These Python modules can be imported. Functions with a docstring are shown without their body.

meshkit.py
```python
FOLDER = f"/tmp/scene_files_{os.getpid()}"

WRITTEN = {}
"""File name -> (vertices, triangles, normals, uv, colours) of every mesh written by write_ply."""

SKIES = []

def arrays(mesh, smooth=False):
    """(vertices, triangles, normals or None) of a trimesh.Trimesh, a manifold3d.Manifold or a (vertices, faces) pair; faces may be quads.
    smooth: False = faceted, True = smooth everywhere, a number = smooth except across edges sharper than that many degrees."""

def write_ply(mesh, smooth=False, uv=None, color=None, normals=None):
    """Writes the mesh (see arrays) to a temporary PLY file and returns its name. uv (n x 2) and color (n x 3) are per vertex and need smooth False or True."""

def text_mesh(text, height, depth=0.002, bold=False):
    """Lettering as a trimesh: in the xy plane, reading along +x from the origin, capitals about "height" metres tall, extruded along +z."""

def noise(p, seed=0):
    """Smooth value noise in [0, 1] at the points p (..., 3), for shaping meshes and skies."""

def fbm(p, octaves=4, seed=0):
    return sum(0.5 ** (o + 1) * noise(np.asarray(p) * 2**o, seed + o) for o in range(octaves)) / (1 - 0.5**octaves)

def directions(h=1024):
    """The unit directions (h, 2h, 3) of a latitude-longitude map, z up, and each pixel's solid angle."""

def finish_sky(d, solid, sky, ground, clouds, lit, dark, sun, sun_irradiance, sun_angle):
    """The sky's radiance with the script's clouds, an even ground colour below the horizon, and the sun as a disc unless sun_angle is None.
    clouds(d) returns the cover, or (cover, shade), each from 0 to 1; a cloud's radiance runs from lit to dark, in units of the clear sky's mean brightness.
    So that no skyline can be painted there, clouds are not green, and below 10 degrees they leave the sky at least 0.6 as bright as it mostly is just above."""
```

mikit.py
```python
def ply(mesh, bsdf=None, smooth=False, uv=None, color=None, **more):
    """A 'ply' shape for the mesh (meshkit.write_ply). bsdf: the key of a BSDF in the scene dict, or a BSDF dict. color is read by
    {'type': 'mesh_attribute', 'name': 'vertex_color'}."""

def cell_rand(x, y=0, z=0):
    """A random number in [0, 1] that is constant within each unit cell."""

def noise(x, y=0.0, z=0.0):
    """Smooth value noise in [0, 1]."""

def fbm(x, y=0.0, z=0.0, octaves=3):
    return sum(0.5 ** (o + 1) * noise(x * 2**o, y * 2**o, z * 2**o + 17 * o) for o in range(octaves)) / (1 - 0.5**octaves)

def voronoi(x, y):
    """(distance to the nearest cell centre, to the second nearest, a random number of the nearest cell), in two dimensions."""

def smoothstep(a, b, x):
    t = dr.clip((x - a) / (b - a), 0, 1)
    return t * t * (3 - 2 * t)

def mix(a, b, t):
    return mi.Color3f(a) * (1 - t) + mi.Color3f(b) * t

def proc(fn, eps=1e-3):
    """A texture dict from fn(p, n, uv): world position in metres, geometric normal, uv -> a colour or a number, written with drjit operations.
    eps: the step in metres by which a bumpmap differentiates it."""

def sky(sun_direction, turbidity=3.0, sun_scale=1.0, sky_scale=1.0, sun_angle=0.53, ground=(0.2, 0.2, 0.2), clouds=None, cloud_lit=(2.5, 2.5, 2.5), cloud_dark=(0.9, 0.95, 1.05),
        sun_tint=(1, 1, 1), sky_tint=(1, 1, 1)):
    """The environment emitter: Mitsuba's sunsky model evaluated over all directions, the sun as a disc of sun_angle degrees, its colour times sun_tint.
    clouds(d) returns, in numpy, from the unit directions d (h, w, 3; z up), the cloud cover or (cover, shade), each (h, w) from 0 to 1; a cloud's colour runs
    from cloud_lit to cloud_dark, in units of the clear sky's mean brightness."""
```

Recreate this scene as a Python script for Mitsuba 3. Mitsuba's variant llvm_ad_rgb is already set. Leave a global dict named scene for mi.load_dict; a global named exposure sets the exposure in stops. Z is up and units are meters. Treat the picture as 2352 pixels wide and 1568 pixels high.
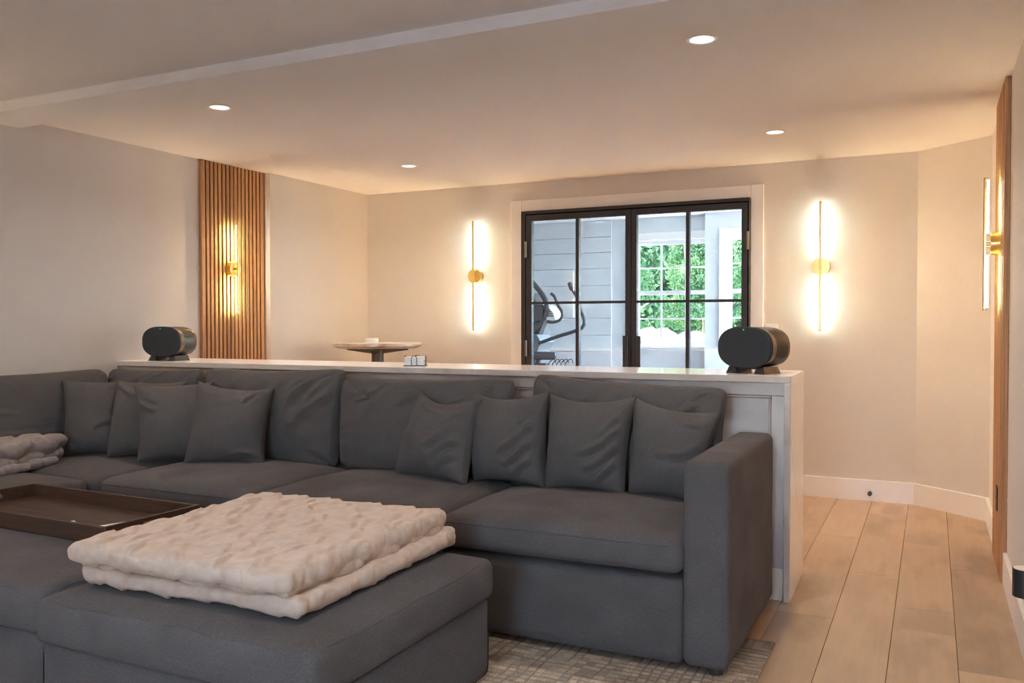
import math, random
import numpy as np, trimesh, manifold3d as m3, shapely.geometry as sg
import drjit as dr
import mitsuba as mi
import mikit, meshkit
T = mi.ScalarTransform4f
rng = np.random.default_rng(7)
random.seed(7)
scene, labels = {}, {}

# ------------------------------------------------------------------ camera, sky, exposure
exposure = 0.38
YAW, PITCH, ROLL, CAM_H = 0.45022, -0.021093, -0.001394, 1.2
_f = np.array([-math.sin(YAW) * math.cos(PITCH), math.cos(YAW) * math.cos(PITCH), math.sin(PITCH)])
_r = np.cross(_f, [0, 0, 1.0]); _r /= np.linalg.norm(_r)
_u = np.cross(_r, _f)
_up = -_r * math.sin(ROLL) + _u * math.cos(ROLL)
scene['camera'] = {'type': 'perspective', 'fov': math.degrees(2 * math.atan(1176 / 1995.3)), 'fov_axis': 'x', 'near_clip': 0.02, 'far_clip': 200.0,
                   'to_world': T().look_at(origin=[0, 0, CAM_H], target=(np.array([0, 0, CAM_H]) + _f).tolist(), up=_up.tolist())}
SKY, SUN = 260.0, 110.0
scene['sky'] = mikit.sky([-0.75, 0.12, 0.75], turbidity=3.5, sun_scale=SUN, sky_scale=SKY, ground=(0.25, 0.25, 0.22), sky_tint=(1.12, 1.05, 0.95))
DOWN = [410.0, 375.0, 350.0]          # recessed lights: neutral white
WARM = [195.0, 130.0, 65.0]        # wall sconces: warm white

# ------------------------------------------------------------------ materials
P = mikit.proc


def pr(color, rough=0.6, **k):
    c = color if isinstance(color, dict) else {'type': 'rgb', 'value': list(color)}
    return {'type': 'principled', 'base_color': c, 'roughness': rough, **k}


def bump(inner, fn, scale, eps=1e-3):
    return {'type': 'bumpmap', 'arbitrary': P(fn, eps), 'scale': scale, 'bsdf': inner}


def mat(name, d):
    scene[name] = {'type': 'twosided', 'bsdf': d}
    return name


mat('m_wall', pr((0.645, 0.612, 0.585), 0.75, specular=0.25))
mat('m_ceiling', pr((0.76, 0.74, 0.73), 0.85, specular=0.2))
mat('m_trim', pr((0.82, 0.80, 0.79), 0.45, specular=0.4))


def wood_floor(p, n, uv):
    col = dr.floor((p.x + 0.575) / 0.2222)
    off = mikit.cell_rand(col, 5) * 1.47
    off = dr.select(dr.abs(col - 0) < 0.5, 0.0, off)
    row = dr.floor((p.y - 3.72 + off) / 1.47)
    a, b = mikit.cell_rand(col, row, 2), mikit.cell_rand(col, row, 9)
    g = mikit.fbm(p.x * 7 + a * 31, p.y * 2.4 + b * 17, 0, 4)
    g2 = mikit.fbm(p.x * 90 + a * 7, p.y * 4.0, 3, 2)
    t = mikit.smoothstep(0.36, 0.72, g)
    c = mikit.mix((0.52, 0.36, 0.225), (0.38, 0.26, 0.165), t * (0.3 + 0.7 * a))
    return c * (0.84 + 0.3 * b) * (0.96 + 0.08 * g2)


mat('m_floor', pr(P(wood_floor), 0.42, specular=0.4))
mat('m_joint', pr((0.24, 0.165, 0.11), 0.8))


def quartz(p, n, uv):
    w = mikit.fbm(p.x * 3 + 5, p.y * 5 + p.z * 4, 2, 4)
    v = mikit.smoothstep(0.03, 0.0, dr.abs(w - 0.5)) * mikit.noise(p.x * 9, p.y * 9, p.z * 9)
    s = mikit.noise(p.x * 160, p.y * 160, p.z * 160)
    return mikit.mix((0.80, 0.775, 0.76), (0.60, 0.58, 0.58), v * 0.55) * (0.97 + 0.05 * s)


mat('m_quartz', pr(P(quartz), 0.13, specular=0.5))
mat('m_panel_paint', pr((0.62, 0.57, 0.535), 0.5, specular=0.35))


def oak(p, n, uv):
    g = mikit.fbm(p.x * 130, p.y * 130, p.z * 2.2, 3)
    s = mikit.cell_rand(p.y / 0.0381, 3)
    return mikit.mix((0.50, 0.255, 0.105), (0.30, 0.138, 0.055), mikit.smoothstep(0.3, 0.75, g)) * (0.86 + 0.26 * s)


mat('m_oak', pr(P(oak), 0.5, specular=0.35))
mat('m_felt', pr((0.005, 0.0045, 0.004), 0.95, specular=0.1))
mat('m_brass', pr((0.72, 0.50, 0.20), 0.27, metallic=1.0))
mat('m_metal_black', pr((0.017, 0.017, 0.019), 0.5, specular=0.3))
mat('m_hinge', pr((0.17, 0.15, 0.12), 0.4, metallic=1.0))
mat('m_black', pr((0.012, 0.012, 0.013), 0.35, specular=0.5))
mat('m_white', pr((0.82, 0.81, 0.80), 0.35, specular=0.5))
scene['m_pane'] = {'type': 'thindielectric', 'int_ior': 1.5}


def weave(p, n, uv):
    return mikit.noise(p.x * 420, p.y * 420, p.z * 420) * 0.6 + mikit.noise(p.x * 150, p.y * 150, p.z * 150) * 0.4


def fabric(p, n, uv):
    a = mikit.noise(p.x * 520, p.y * 520, p.z * 520)
    b = mikit.fbm(p.x * 6, p.y * 6, p.z * 6, 3)
    return mi.Color3f(0.075, 0.065, 0.059) * (0.70 + 0.60 * a) * (0.72 + 0.56 * b)


mat('m_fabric', bump(pr(P(fabric), 0.92, specular=0.12, sheen=0.15, sheen_tint=0.5), weave, 0.0006, 1e-3))


def fur_tex(lo, hi):
    def fn(p, n, uv):
        a = mikit.noise(p.x * 700, p.y * 700, p.z * 700)
        b = mikit.fbm(p.x * 45, p.y * 45, p.z * 45, 2)
        return mikit.mix(lo, hi, 0.25 * a + 0.75 * b)
    return fn


def fur_bump(p, n, uv):
    return mikit.noise(p.x * 520, p.y * 260, p.z * 520) * 0.5 + mikit.noise(p.x * 190, p.y * 190, p.z * 190) * 0.5


mat('m_fur_pink', bump(pr(P(fur_tex((0.47, 0.37, 0.295), (0.65, 0.53, 0.44))), 0.9, specular=0.1, sheen=0.5, sheen_tint=0.6), fur_bump, 0.0012, 1.2e-3))
mat('m_fur_grey', bump(pr(P(fur_tex((0.19, 0.165, 0.15), (0.36, 0.32, 0.295))), 0.9, specular=0.1, sheen=0.6, sheen_tint=0.5), fur_bump, 0.0014, 1.2e-3))


def tray_wood(p, n, uv):
    g = mikit.fbm(p.x * 5, p.y * 60, p.z * 60, 3)
    return mikit.mix((0.046, 0.022, 0.012), (0.020, 0.010, 0.006), g)


mat('m_tray', pr(P(tray_wood), 0.38, specular=0.45))


def rug(p, n, uv):
    w1, w2 = mikit.noise(p.x * 14, p.y * 14), mikit.noise(p.x * 14, p.y * 14, 5)
    x, y = p.x + 0.012 * w1, p.y + 0.012 * w2
    lx = 0.5 - dr.abs(x / 0.033 - dr.round(x / 0.033))
    ly = 0.5 - dr.abs(y / 0.033 - dr.round(y / 0.033))
    kx = mikit.smoothstep(0.20, 0.06, lx) * mikit.smoothstep(0.25, 0.6, mikit.noise(p.x * 30, p.y * 6, 2))
    ky = mikit.smoothstep(0.20, 0.06, ly) * mikit.smoothstep(0.25, 0.6, mikit.noise(p.x * 6, p.y * 30, 7))
    k = dr.maximum(kx, ky)
    tone = mikit.fbm(p.x * 3.0 + 4, p.y * 3.0, 8, 4)
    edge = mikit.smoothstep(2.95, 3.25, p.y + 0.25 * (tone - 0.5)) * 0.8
    cr = mikit.cell_rand(dr.round(x / 0.033), dr.round(y / 0.033), 4)
    base = mikit.mix((0.52, 0.44, 0.345), (0.27, 0.23, 0.185), mikit.smoothstep(0.36, 0.64, tone)) * (0.72 + 0.5 * cr)
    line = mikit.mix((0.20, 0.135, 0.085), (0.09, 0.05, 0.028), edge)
    s = mikit.noise(p.x * 260, p.y * 260, 0)
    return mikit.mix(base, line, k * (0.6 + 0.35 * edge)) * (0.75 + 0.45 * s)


mat('m_rug', bump(pr(P(rug), 0.95, specular=0.1, sheen=0.3), weave, 0.0012, 1e-3))


def grille(p, n, uv):
    return mi.Color3f(0.016, 0.017, 0.019) * (0.6 + 0.8 * mikit.noise(p.x * 600, p.y * 600, p.z * 600))


mat('m_grille', bump(pr(P(grille), 0.7, specular=0.3), weave, 0.0004))
mat('m_speaker', pr((0.060, 0.052, 0.042), 0.36, metallic=0.55, specular=0.5))


def marble(p, n, uv):
    return mikit.mix((0.62, 0.56, 0.50), (0.36, 0.31, 0.27), mikit.smoothstep(0.4, 0.7, mikit.fbm(p.x * 9, p.y * 9, p.z * 20, 4)))


mat('m_band', pr((0.17, 0.14, 0.105), 0.38, metallic=0.6))
mat('m_marble', pr(P(marble), 0.3))


def bronze(p, n, uv):
    return mikit.mix((0.075, 0.055, 0.042), (0.035, 0.027, 0.022), mikit.fbm(p.x * 40, p.y * 40, p.z * 6, 3))


mat('m_bronze', pr(P(bronze), 0.5, metallic=0.5))
mat('m_shiplap', pr((0.63, 0.655, 0.69), 0.55, specular=0.35))
mat('m_gym_floor', pr((0.30, 0.30, 0.31), 0.7))
mat('m_gym_dark', pr((0.030, 0.032, 0.036), 0.45, specular=0.45))
mat('m_gym_grey', pr((0.10, 0.105, 0.115), 0.45, specular=0.45))
mat('m_screen', pr((0.10, 0.115, 0.125), 0.15, specular=0.6))
mat('m_led_green', {'type': 'diffuse', 'reflectance': {'type': 'rgb', 'value': [0, 0.1, 0.05]}})


def leaf_col(p, n, uv):
    a = mikit.noise(p.x * 7, p.y * 7, p.z * 7)
    return mikit.mix((0.018, 0.055, 0.025), (0.10, 0.165, 0.085), a * a)


scene['m_leaf'] = {'type': 'principledthin', 'base_color': P(leaf_col), 'roughness': 0.45, 'diff_trans': 0.5, 'spec_trans': 0.0}
mat('m_bark', pr((0.12, 0.09, 0.07), 0.9))
mat('m_lawn', pr(P(lambda p, n, uv: mikit.mix((0.34, 0.40, 0.20), (0.55, 0.56, 0.42), mikit.fbm(p.x * 4, p.y * 4, 0, 3))), 0.95))
mat('m_rock', pr((0.42, 0.41, 0.38), 0.9))
mat('m_house', pr((0.6, 0.6, 0.6), 0.9))


# ------------------------------------------------------------------ mesh helpers
def box(x0, x1, y0, y1, z0, z1):
    b = trimesh.creation.box([abs(x1 - x0), abs(y1 - y0), abs(z1 - z0)])
    b.apply_translation([(x0 + x1) / 2, (y0 + y1) / 2, (z0 + z1) / 2])
    return b


def cat(*ms):
    return trimesh.util.concatenate([m for m in ms if m is not None])


def bevbox(x0, x1, y0, y1, z0, z1, r=0.004):
    """A box with chamfered edges."""
    x0, x1, y0, y1, z0, z1 = min(x0, x1), max(x0, x1), min(y0, y1), max(y0, y1), min(z0, z1), max(z0, z1)
    r = min(r, (x1 - x0) / 2.5, (y1 - y0) / 2.5, (z1 - z0) / 2.5)
    pts = []
    for X in (x0, x1):
        for Y in (y0, y1):
            for Z in (z0, z1):
                sx, sy, sz = (r if X == x0 else -r), (r if Y == y0 else -r), (r if Z == z0 else -r)
                pts += [(X + sx, Y + sy, Z), (X + sx, Y, Z + sz), (X, Y + sy, Z + sz)]
    return trimesh.convex.convex_hull(np.array(pts))


def cyl(p0, p1, r, n=24, r1=None):
    p0, p1 = np.array(p0, float), np.array(p1, float)
    d = p1 - p0
    L = np.linalg.norm(d)
    if r1 is None:
        m = trimesh.creation.cylinder(r, L, sections=n)
    else:
        prof = [(0, 0), (r, 0), (r1, L), (0, L)]
        m = trimesh.creation.revolve(prof, sections=n)
        m.apply_translation([0, 0, -L / 2])
    m.apply_transform(trimesh.geometry.align_vectors([0, 0, 1], d / L))
    m.apply_translation((p0 + p1) / 2)
    return m


def tube(pts, r, n=10, closed=False):
    p = np.array(pts, float)
    t = np.gradient(p, axis=0)
    t /= np.linalg.norm(t, axis=1, keepdims=True) + 1e-12
    up = np.array([0.13, 0.21, 0.97]) if abs(t[:, 2]).mean() < 0.8 else np.array([0.97, 0.2, 0.1])
    a = np.cross(t, up); a /= np.linalg.norm(a, axis=1, keepdims=True) + 1e-12
    b = np.cross(t, a)
    th = np.arange(n) * 2 * np.pi / n
    rr = np.broadcast_to(np.asarray(r, float), (len(p),))
    v = p[:, None] + rr[:, None, None] * (np.cos(th)[None, :, None] * a[:, None] + np.sin(th)[None, :, None] * b[:, None])
    f = []
    for i in range(len(p) - 1):
        for j in range(n):
            k = (j + 1) % n
            f += [[i * n + j, (i + 1) * n + j, (i + 1) * n + k], [i * n + j, (i + 1) * n + k, i * n + k]]
    v = v.reshape(-1, 3)
    c0, c1 = len(v), len(v) + 1
    v = np.vstack([v, p[0], p[-1]])
    for j in range(n):
        k = (j + 1) % n
        f += [[c0, j, k], [c1, (len(p) - 1) * n + k, (len(p) - 1) * n + j]]
    m = trimesh.Trimesh(v, f, process=False)
    m.fix_normals()
    return m


def spline(pts, n=40):
    from scipy.interpolate import CubicSpline
    p = np.array(pts, float)
    s = np.r_[0, np.cumsum(np.linalg.norm(np.diff(p, axis=0), axis=1))]
    return CubicSpline(s, p)(np.linspace(0, s[-1], n))


def extrude_xz(poly, y0, y1):
    """Polygon in (x, z), extruded along y."""
    m = trimesh.creation.extrude_polygon(sg.Polygon(poly), abs(y1 - y0), engine='earcut')
    v = m.vertices.copy()
    m.vertices = np.c_[v[:, 0], max(y0, y1) - v[:, 2], v[:, 1]]
    m.fix_normals()
    return m


def rgrid(lx, ly, lz, r, step):
    """A rounded box about the origin as a fine welded grid; returns vertices, faces (tri)."""
    h = np.array([lx, ly, lz]) / 2
    V, Fc, base = [], [], 0
    for ax in range(3):
        a, b = (ax + 1) % 3, (ax + 2) % 3
        na, nb = max(3, int(2 * h[a] / step)), max(3, int(2 * h[b] / step))
        A, B = np.meshgrid(np.linspace(-h[a], h[a], na + 1), np.linspace(-h[b], h[b], nb + 1), indexing='ij')
        for s in (-1, 1):
            p = np.zeros((A.size, 3))
            p[:, a], p[:, b], p[:, ax] = A.ravel(), B.ravel(), s * h[ax]
            idx = np.arange(A.size).reshape(A.shape) + base
            q = np.stack([idx[:-1, :-1], idx[1:, :-1], idx[1:, 1:], idx[:-1, 1:]], -1).reshape(-1, 4)
            if s < 0:
                q = q[:, ::-1]
            V.append(p); Fc.append(np.vstack([q[:, [0, 1, 2]], q[:, [0, 2, 3]]])); base += A.size
    v = np.vstack(V)
    inner = np.clip(v, -(h - r), h - r)
    d = v - inner
    L = np.linalg.norm(d, axis=1, keepdims=True)
    v = inner + d / np.maximum(L, 1e-9) * r
    m = trimesh.Trimesh(v, np.vstack(Fc), process=False)
    m.merge_vertices(digits_vertex=5)
    return m


def nz(p, f, seed=0, oct=3):
    return meshkit.fbm(np.asarray(p) * f + 50.3, oct, seed) - 0.5


# ------------------------------------------------------------------ scene helpers
def numbered(key):
    if key not in scene and not any(k.startswith(key + '__') for k in scene):
        return key
    i = 1
    while f'{key}_{i:03d}' in scene or any(k.startswith(f'{key}_{i:03d}__') for k in scene):
        i += 1
    return f'{key}_{i:03d}'


taken = {}


def thing(name, label, category, group=None):
    n = taken.get(name, -1) + 1
    taken[name] = n
    key = name if n == 0 else f'{name}_{n:03d}'
    labels[key] = {'label': label, 'category': category}
    if group:
        labels[key]['group'] = group
    return key


def part(holder, name, mesh, m, label=None, smooth=False, kind=None, **more):
    base = f'{holder}__{name}'
    n = taken.get(base, -1) + 1
    taken[base] = n
    key = base if n == 0 else f'{base}_{n:03d}'
    d = mesh if isinstance(mesh, dict) else mikit.ply(mesh, m, smooth=smooth, **more)
    scene[key] = d
    if label or kind:
        labels[key] = {}
        if label:
            labels[key]['label'] = label
        if kind:
            labels[key]['kind'] = kind
    return key


def solo(name, label, category, mesh, m, smooth=False, group=None):
    k = thing(name, label, category, group)
    scene[k] = mikit.ply(mesh, m, smooth=smooth)
    return k


def struct(name, mesh, m, smooth=False, label=None):
    if mesh is not None:
        scene[name] = mikit.ply(mesh, m, smooth=smooth)
    labels[name] = {'kind': 'structure'}
    if label:
        labels[name]['label'] = label
    return name


def moved(d, tr):
    return {**d, 'to_world': tr}


# ------------------------------------------------------------------ room shell
XL, XL2, XR, YB, YR, ZC = -4.515, -4.448, 0.318, 6.304, -2.2, 2.321
DX0, DX1, DZ = -2.953, -1.161, 2.084
FX0, FY1 = XL, YB
struct('floor', box(XL - .2, XR + .2, YR - .2, YB + .13, -0.12, -0.009), 'm_joint')
for c in range(-18, 5):
    x0 = -0.575 + 0.2222 * c
    x1 = x0 + 0.2222
    # the same stagger as the wood texture
    col = c
    off = 0.0 if col == 0 else None
    if off is None:
        a = np.array(mikit.cell_rand(float(col), 5.0)).ravel()[0]
        off = float(a) * 1.47
    known = {0: 0.0, 1: 0.73, 2: 1.2, 3: 0.48}
    off = known.get(c, off)
    j = -1 if c >= -6 else -2
    y = 3.72 - off - 1.47 * 3
    while y < YB:
        y0, y1 = max(y, 1.2), min(y + 1.47, YB)
        xa, xb = max(x0, XL), min(x1, XR)
        if y1 - y0 > 0.02 and xb - xa > 0.02:
            part('floor', 'plank', bevbox(xa + .0007, xb - .0007, y0 + .0007, y1 - .0007, -0.012, 0.0, 0.0012), 'm_floor')
        y += 1.47
part('floor', 'back_area', box(XL, XR, YR, 1.2, -0.012, 0.0), 'm_floor')

LIGHTS = [(-3.332, 3.418), (-3.367, 5.279), (-0.828, 3.442), (-0.840, 5.294)] + [(x, y) for x in (-3.35, -.83) for y in (1.3, -.7)]
slab = m3.Manifold.cube([XR - XL + .4, YB - YR + .33, .12]).translate([XL - .2, YR - .2, ZC])
for x, y in LIGHTS:
    slab -= m3.Manifold.cylinder(.06, .047, .047, 40).translate([x, y, ZC - .01])
struct('ceiling', slab, 'm_ceiling')
part('ceiling', 'beam', box(XL, XR, 2.85, 3.127, 2.271, ZC + .001), 'm_ceiling', label='shallow dropped beam across the ceiling')
struct('wall_left', cat(box(XL - .15, XL, YR - .15, YB + .13, -.1, ZC + .02), box(XL - .01, XL2, 5.06, YB + .1, 0, ZC + .01)), 'm_wall')
struct('wall_right', cat(box(XR, XR + .15, YR - .15, 6.1, -.1, ZC + .02),
                         extrude_xz([(-.085, 0), (.5, 0), (.5, 1), (-.085, 1)], 0, .01) if False else None), 'm_wall')
ang = trimesh.creation.extrude_polygon(sg.Polygon([(-.09, YB), (XR + .002, 5.955), (XR + .15, 5.955), (XR + .15, YB + .13), (-.09, YB + .13)]), ZC + .12, engine='earcut')
ang.apply_translation([0, 0, -.1])
struct('wall_corner', ang, 'm_wall', label='angled wall across the right back corner')
struct('wall_back', cat(box(XL - .1, DX0, YB, YB + .12, -.1, ZC + .02), box(DX1, XR + .1, YB, YB + .12, -.1, ZC + .02), box(DX0, DX1, YB, YB + .12, DZ, ZC + .02)), 'm_wall')
WX0, WX1, WZ, WS = -0.85, 0.26, 2.22, 0.80
struct('wall_rear', cat(box(XL - .1, WX0, YR - .15, YR, -.1, ZC + .02), box(WX1, XR + .1, YR - .15, YR, -.1, ZC + .02), box(WX0, WX1, YR - .15, YR, WZ, ZC + .02), box(WX0, WX1, YR - .15, YR, -.1, WS)), 'm_wall')


def window_frame(key, x0, x1, z0, z1, y, cols, rows, fr=.05, dep=.06):
    for a in ((x0, x0 + fr, z0, z1), (x1 - fr, x1, z0, z1), (x0, x1, z0, z0 + fr), (x0, x1, z1 - fr, z1)):
        part(key, 'frame', box(a[0], a[1], y, y + dep, a[2], a[3]), 'm_trim')


struct('window_1', None, None, label='window in the rear wall')
window_frame('window_1', WX0, WX1, WS, WZ, YR - .10, 1, 1)
part('window_1', 'mullion', box((WX0 + WX1) / 2 - .03, (WX0 + WX1) / 2 + .03, YR - .10, YR - .04, WS + .05, WZ - .05), 'm_trim')
for a, b in ((WX0 + .05, (WX0 + WX1) / 2 - .03), ((WX0 + WX1) / 2 + .03, WX1 - .05)):
    q = trimesh.Trimesh([[a, YR - .07, WS + .05], [b, YR - .07, WS + .05], [b, YR - .07, WZ - .05], [a, YR - .07, WZ - .05]], [[0, 1, 2], [0, 2, 3]], process=False)
    part('window_1', 'pane', q, 'm_pane')

# baseboards


def base_poly(p0, p1, nrm, h=.142, t=.016):
    p0, p1, nrm = np.array(p0), np.array(p1), np.array(nrm)
    d = p1 - p0
    L = np.hypot(*d)
    prof = sg.Polygon([(0, 0), (t, 0), (t, h - .003), (t - .003, h), (0, h)])
    m = trimesh.creation.extrude_polygon(prof, L, engine='earcut')
    v = m.vertices
    out = np.zeros_like(v)
    out[:, :2] = p0 + v[:, [2]] * (d / L) + v[:, [0]] * nrm
    out[:, 2] = v[:, 1]
    m.vertices = out
    m.fix_normals()
    return m


struct('baseboard_back', cat(base_poly((XL2, YB), (-3.048, YB), (0, -1)), base_poly((-1.072, YB), (-.09, YB), (0, -1))), 'm_trim')
nn = np.array([-(YB - 5.955), -(XR + .09)]); nn = nn / np.hypot(*nn)
struct('baseboard_corner', base_poly((-.095, YB), (XR, 5.955), nn), 'm_trim')
struct('baseboard_right', cat(base_poly((XR, 5.96), (XR, 5.19), (-1, 0)), base_poly((XR, 4.565), (XR, YR), (-1, 0))), 'm_trim')
struct('baseboard_left', cat(base_poly((XL2, 5.06), (XL2, YB), (1, 0)), base_poly((XL, 1.0), (XL, 4.42), (1, 0))), 'm_trim')

# ------------------------------------------------------------------ glass double door
struct('door_1', None, None, label='black steel framed glass double door in the back wall')
part('door_1', 'casing', cat(bevbox(-3.048, -2.953, YB - .018, YB + .001, 0, 2.1755, .003), bevbox(-1.161, -1.072, YB - .018, YB + .001, 0, 2.1755, .003),
                             bevbox(-2.953, -1.161, YB - .018, YB + .001, DZ, 2.1755, .003)), 'm_trim', label='white door casing')
FY = 6.25
part('door_1', 'jamb', cat(bevbox(DX0 + .012, -2.903, FY, FY + .10, 0, DZ, .003), bevbox(-1.170, DX1 - .0, FY, FY + .10, 0, DZ, .003),
                           bevbox(DX0 + .012, DX1, FY, FY + .10, 2.058, DZ, .003)), 'm_metal_black')
part('door_1', 'stop', cat(box(DX0 + .02, -2.885, FY + .05, FY + .09, 0, DZ - .01), box(-1.19, DX1 - .01, FY + .05, FY + .09, 0, DZ - .01), box(DX0 + .02, DX1 - .01, FY + .05, FY + .09, 2.04, DZ - .01)), 'm_metal_black')
for lx0, lx1, g0, g1, m0, m1, hx0, hx1, hg in ((-2.898, -2.0335, -2.850, -2.076, -2.476, -2.450, -2.079, -2.043, -2.893), (-2.0305, -1.175, -1.988, -1.217, -1.616, -1.590, -1.976, -1.944, -1.173)):
    lf = part('door_1', 'leaf', cat(bevbox(lx0, g0, FY, FY + .045, .01, 2.051, .002), bevbox(g1, lx1, FY, FY + .045, .01, 2.051, .002),
                                    bevbox(g0, g1, FY, FY + .045, 2.007, 2.051, .002), bevbox(g0, g1, FY, FY + .045, .01, .10, .002)), 'm_metal_black')
    part(lf, 'muntin', bevbox(m0, m1, FY, FY + .045, .10, 2.007, .002), 'm_metal_black')
    for z in (1.350, .71):
        part(lf, 'muntin', bevbox(g0, m0, FY + .002, FY + .043, z, z + .018, .002), 'm_metal_black')
        part(lf, 'muntin', bevbox(m1, g1, FY + .002, FY + .043, z, z + .018, .002), 'm_metal_black')
    for a, b in ((g0, m0), (m1, g1)):
        for z0, z1 in ((.10, .71), (.728, 1.35), (1.368, 2.007)):
            q = trimesh.Trimesh([[a, FY + .02, z0], [b, FY + .02, z0], [b, FY + .02, z1], [a, FY + .02, z1]], [[0, 1, 2], [0, 2, 3]], process=False)
            part(lf, 'pane', q, 'm_pane')
    part(lf, 'handle', cat(bevbox(hx0, hx1, FY - .05, FY - .038, .70, 1.104, .002), bevbox(hx0 + .008, hx1 - .008, FY - .039, FY + .001, 1.05, 1.075, .002), bevbox(hx0 + .008, hx1 - .008, FY - .039, FY + .001, .73, .755, .002)), 'm_metal_black')
    for z in (1.78, 1.0, .25):
        part('door_1', 'hinge', cat(cyl((hg, FY - .012, z - .062), (hg, FY - .012, z - .002), .010), cyl((hg, FY - .012, z + .002), (hg, FY - .012, z + .062), .010), cyl((hg, FY - .012, z - .064), (hg, FY - .012, z + .064), .0075)), 'm_hinge', smooth=40)

# ------------------------------------------------------------------ recessed lights
GL = 'ceiling downlights'


def downlight(x, y, label):
    k = thing('recessed_light', label, 'ceiling light')
    ring = trimesh.creation.revolve([(.046, 0), (.048, -.003), (.058, -.004), (.062, -.001), (.062, 0.0005), (.046, .0005)], sections=48)
    ring.apply_translation([x, y, ZC])
    part(k, 'trim_ring', ring, 'm_white', smooth=40)
    lens = trimesh.creation.revolve([(0, .022), (.0465, .022)], sections=32)
    lens.apply_translation([x, y, ZC])
    if (lens.face_normals[:, 2]).mean() > 0:
        lens.invert()
    part(k, 'lens', mikit.ply(lens, 'm_white', emitter={'type': 'area', 'radiance': {'type': 'rgb', 'value': DOWN}}), None)


downlight(-3.332, 3.418, 'round recessed ceiling light just behind the beam, above the left speaker')
downlight(-3.367, 5.279, 'small far recessed ceiling light in front of the left back wall sconce')
downlight(-0.828, 3.442, 'largest and nearest recessed ceiling light, at the top right of the room')
downlight(-0.840, 5.294, 'recessed ceiling light in front of the right brass sconce on the back wall')
for x in (-3.35, -.83):
    for y in (1.3, -.7):
        downlight(x, y, ['left', 'right'][x > -2] + ' recessed ceiling light ' + ['beyond the beam', 'behind the camera'][y < 0] + ' on the near ceiling')

# ------------------------------------------------------------------ slat panels and sconces


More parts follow.
